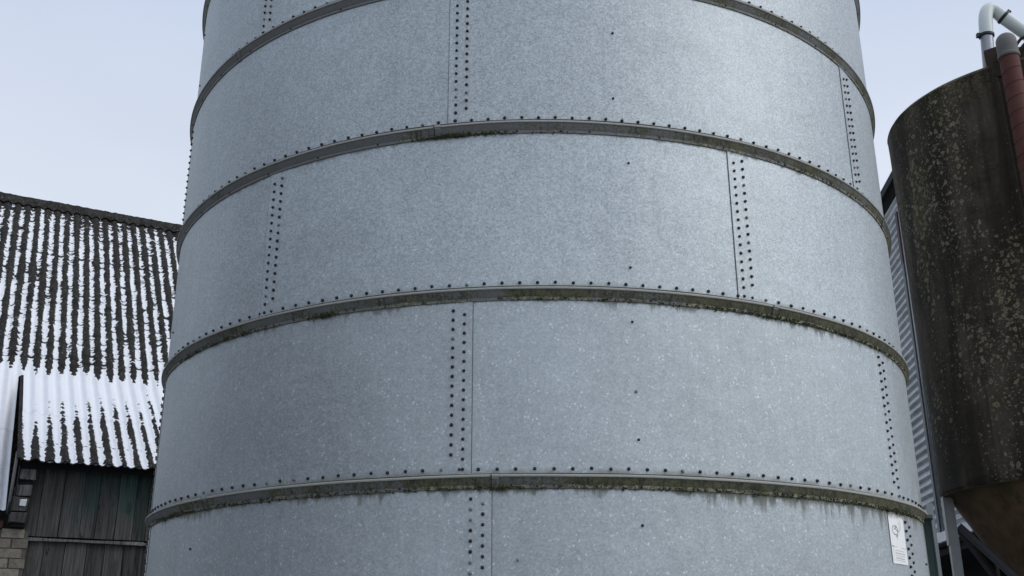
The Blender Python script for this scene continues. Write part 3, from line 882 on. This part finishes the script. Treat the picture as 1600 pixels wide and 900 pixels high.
# cheek between the raised eave and the lower side roof
mb = MB()
y0, z0, _, _ = roof_frame(-SK, True); yl, zl, _, _ = roof_frame(-SL, False)
b = [(-.86, .02, ZE-.02), (-.86, .30, ZE+.16), (-.86, yl+.03, zl+.22), (-.86, yl, zl-.03), (-.86, .10, zl+.10), (-.86, .05, ZE-.35)]
for dx in (0, .02):
    for p in b: mb.v.append((p[0]+dx, p[1], p[2])); mb.c.append(.5)
mb.f += [tuple(range(6)), tuple(range(11, 5, -1))] + [(i_, (i_+1) % 6, (i_+1) % 6 + 6, i_+6) for i_ in range(6)]
mb.build('verge_flashing', G['cap'], barn)
# brick wall on the left
mb = MB(); row = 0; z = 2.0
while z < 3.02:
    x = -3.4 + (.14 if row % 2 else 0)
    while x < -.56:
        x1 = min(x + .27, -.555)
        if x1 - x > .06: mb.box(x, x1 - .012, .30, .36, z, z + .108, tint=min(1, max(0, random.gauss(.55, .28))), jit=.003)
        x += .28
    z += .12; row += 1
mb.build('brick_wall', G['brick'], barn)
mb = MB(); mb.box(-3.4, -.572, .312, .40, 0, 3.05); mb.build('mortar_bed', G['mortar'], barn)
mb = MB(); mb.box(-3.4, -.88, .29, .34, 3.075, 3.16, jit=.002); mb.build('red_sill', mat_simple('dull_red_brick_band', (.09, .04, .03), .9, 0, .4), barn)
mb = MB(); mb.box(-3.4, -.85, .42, .5, 2.9, 3.25); mb.box(-4.4, 5.1, 10.2, 10.3, 0, 5); mb.box(U0+.1, U0+.2, .45, 10.2, 0, 3.3); mb.box(U1-.2, U1-.1, .45, 10.2, 0, 3.3)
mb.build('rear_walls', G['dark'], barn)

# ------------------------------------------------------------------ corrugated shed behind the tank
SHAZ = R_(5); D_ = at(1470, 846, 16.0)
shed = tag(empty('corrugated_shed', (D_.x, D_.y, 0), -SHAZ), 'grey corrugated steel shed wall seen in the narrow gap between silo and brown tank', 'shed')
# local: x to the right (into the building), y away along the wall
dperp = math.hypot(D_.x, D_.y)*math.sin(math.atan2(D_.x, D_.y) - SHAZ)
def wall_y(az):   # local y on the wall for a world azimuth
    rng = dperp/math.sin(az - SHAZ); P = Vector((rng*math.sin(az), rng*math.cos(az), 0)) - Vector((D_.x, D_.y, 0))
    return P.x*math.sin(SHAZ) + P.y*math.cos(SHAZ)
YN_ = wall_y(R_(24.1))
yn, yf = YN_, 9.0; zb_, zt_ = 3.06, 8.42; CP = .125
mb = MB(); nz_ = int((zt_-zb_)/.0125); pts = []
for j in range(nz_+1):
    z = zb_ + (zt_-zb_)*j/nz_
    for i in range(3):
        y = yn + (yf-yn)*i/2; pts.append((-.022*math.cos(2*PI*z/CP), y, z))
mb.quadgrid(pts, 3, nz_+1); mb.build('wall_sheeting', G['corr'], shed, True)
mb = MB(); mb.box(-.16, -.13, yn-.1, yf, zt_-.06, zt_+.06); mb.build('roof_edge', G['dark'], shed)
mb = MB(); b = 0
for y in (yn-.1, yf):
    for x_, z_ in ((-.13, zt_+.05), (5.2, zt_-4.2), (5.2, zt_-4.28), (-.13, zt_-.03)): mb.v.append((x_, y, z_)); mb.c.append(.5)
mb.f += [(0,1,2,3), (7,6,5,4), (0,4,5,1), (1,5,6,2), (2,6,7,3), (3,7,4,0)]
mb.build('roof', G['dark'], shed)
mb = MB(); mb.box(-.06, 0.05, yn, yf, zb_-.10, zb_-.012); mb.build('sill_beam', G['dark'], shed)
mb = MB(); 
for i in range(60):
    y = yn + i*.13; mb.box(-.13, -.03, y, y+.1299, zb_-.06, zb_ + .065 + .02*nz(i*.7, 1, 1), jit=.004)
o = mb.build('sill_snow', G['snow'], shed)
mb = MB(); mb.box(.9, 1.0, yn, yf, 0, zt_-1); mb.box(.05, 5, yn, yn+.1, 0, zt_-4.3); mb.box(.05, 5, yf-.1, yf, 0, zt_-4.3); mb.box(.0, .9, yn, yn+.1, zt_-4.3, zt_-.9); mb.box(4.9, 5, yn+.1, yf-.1, 0, zt_-4.3); mb.box(-.0, 1, yn+.1, yf-.1, zb_-.2, zb_-.11)
mb.build('inner_boards', G['soot'], shed)  # black partition added so the open shed reads as an unlit void
for y in (-1.9, 1.4, 4.2):
    mb = MB(); mb.box(.10, .22, y, y+.12, 0, zb_-.2); mb.build('post', G['soot'], shed)
# trim and conduit that run down the wall
p = shed.matrix_world
c1 = at(1421, 480, 1.0); az_c = math.atan2(c1.x, c1.y)
yc = wall_y(az_c)
mb = MB(); mb.box(-.05, -.024, yc-.165, yc-.065, 7.15, 8.0); mb.build('red_trim', G['redtrim'], shed)
mb = MB(); mb.box(-.05, -.024, yc-.165, yc-.07, 3.15, 7.148); mb.build('dark_trim', G['steel_d'], shed)
mb = MB(); mb.tube([(-.045, yc-.30, 3.1), (-.045, yc-.30, 8.0)], .016, 10); mb.build('conduit', G['flash'], shed, True)

# ------------------------------------------------------------------ unseen barn added left of the camera to darken the silo's left flank
side = tag(empty('tarred_barn', (-10.5, 0, 0)), 'long dark tarred barn standing outside the picture on the left', 'barn')
mb = MB(); y = -12
while y < 8.6:
    mb.box(-.03 + random.uniform(-.006, .006), 0, y + .004, y + .196, 0, 5.2, tint=random.random()); y += .2
mb.build('plank_wall', G['dark'], side)
mb = MB(); mb.box(-8, -.04, -12, 8.6, 0, 5.15); mb.build('frame', G['soot'], side)
mb = MB(); v0 = [(.4, 5.05), (-4, 9.2), (-8.4, 5.05), (-8.4, 4.95), (-4, 9.1), (.4, 4.95)]
for y in (-12.3, 8.9):
    for x_, z_ in v0: mb.v.append((x_, y, z_)); mb.c.append(.5)
mb.f += [tuple(range(6)), tuple(range(11, 5, -1))] + [(i_, i_+6, (i_+1) % 6+6, (i_+1) % 6) for i_ in range(6)]
mb.build('roof', G['roof'], side)

# ------------------------------------------------------------------ light
sun = bpy.data.lights.new('sun', 'SUN'); sun.energy = .95; sun.angle = R_(45); sun.color = (1, .97, .93)
so_ = bpy.data.objects.new('sun', sun); C.objects.link(so_)
SUN_EL, SUN_AZ = 42, 112      # azimuth from +Y clockwise: behind the camera, to its right
so_.rotation_euler = (R_(90-SUN_EL), 0, R_(180-SUN_AZ))
w = bpy.data.worlds.new('World'); S.world = w; w.use_nodes = True
nt = w.node_tree; nt.nodes.clear()
out = nt.nodes.new('ShaderNodeOutputWorld'); add = nt.nodes.new('ShaderNodeAddShader')
b1_ = nt.nodes.new('ShaderNodeBackground'); b2_ = nt.nodes.new('ShaderNodeBackground')
sky = nt.nodes.new('ShaderNodeTexSky'); sky.sky_type = 'NISHITA'; sky.sun_disc = False
sky.sun_elevation = R_(SUN_EL); sky.sun_rotation = R_(SUN_AZ); sky.air_density = 1; sky.dust_density = 1.5
b1_.inputs[1].default_value = .05; nt.links.new(sky.outputs[0], b1_.inputs[0])
tc = nt.nodes.new('ShaderNodeTexCoord'); sx = nt.nodes.new('ShaderNodeSeparateXYZ'); nt.links.new(tc.outputs['Generated'], sx.inputs[0])
cr = nt.nodes.new('ShaderNodeValToRGB'); nt.links.new(sx.outputs[2], cr.inputs[0])
cr.color_ramp.elements[0].position = 0; cr.color_ramp.elements[0].color = (.80, .86, .93, 1)
cr.color_ramp.elements[1].position = 1; cr.color_ramp.elements[1].color = (.90, .95, 1.0, 1)
for pos_, c_ in ((.22, (.88, .91, .955)), (.40, (.81, .845, .91)), (.58, (.62, .69, .83)), (.78, (.72, .78, .88))):
    e = cr.color_ramp.elements.new(pos_); e.color = (*c_, 1)
mp = nt.nodes.new('ShaderNodeMapping'); nt.links.new(tc.outputs['Generated'], mp.inputs[0]); mp.inputs['Scale'].default_value = (1, 1, 2.2)
nn = nt.nodes.new('ShaderNodeTexNoise'); nt.links.new(mp.outputs[0], nn.inputs[0]); nn.inputs['Scale'].default_value = 2.2; nn.inputs['Detail'].default_value = 3
mr = nt.nodes.new('ShaderNodeMapRange'); nt.links.new(nn.outputs[0], mr.inputs[0]); mr.inputs[1].default_value = .3; mr.inputs[2].default_value = .7; mr.inputs[3].default_value = .93; mr.inputs[4].default_value = 1.07
vm = nt.nodes.new('ShaderNodeVectorMath'); vm.operation = 'SCALE'; nt.links.new(cr.outputs[0], vm.inputs[0]); nt.links.new(mr.outputs[0], vm.inputs['Scale'])
nt.links.new(vm.outputs[0], b2_.inputs[0]); b2_.inputs[1].default_value = .8
nt.links.new(b1_.outputs[0], add.inputs[0]); nt.links.new(b2_.outputs[0], add.inputs[1]); nt.links.new(add.outputs[0], out.inputs[0])

S.view_settings.view_transform = 'Standard'; S.view_settings.look = 'None'; S.view_settings.exposure = 0; S.view_settings.gamma = 1
S.render.engine = 'CYCLES'
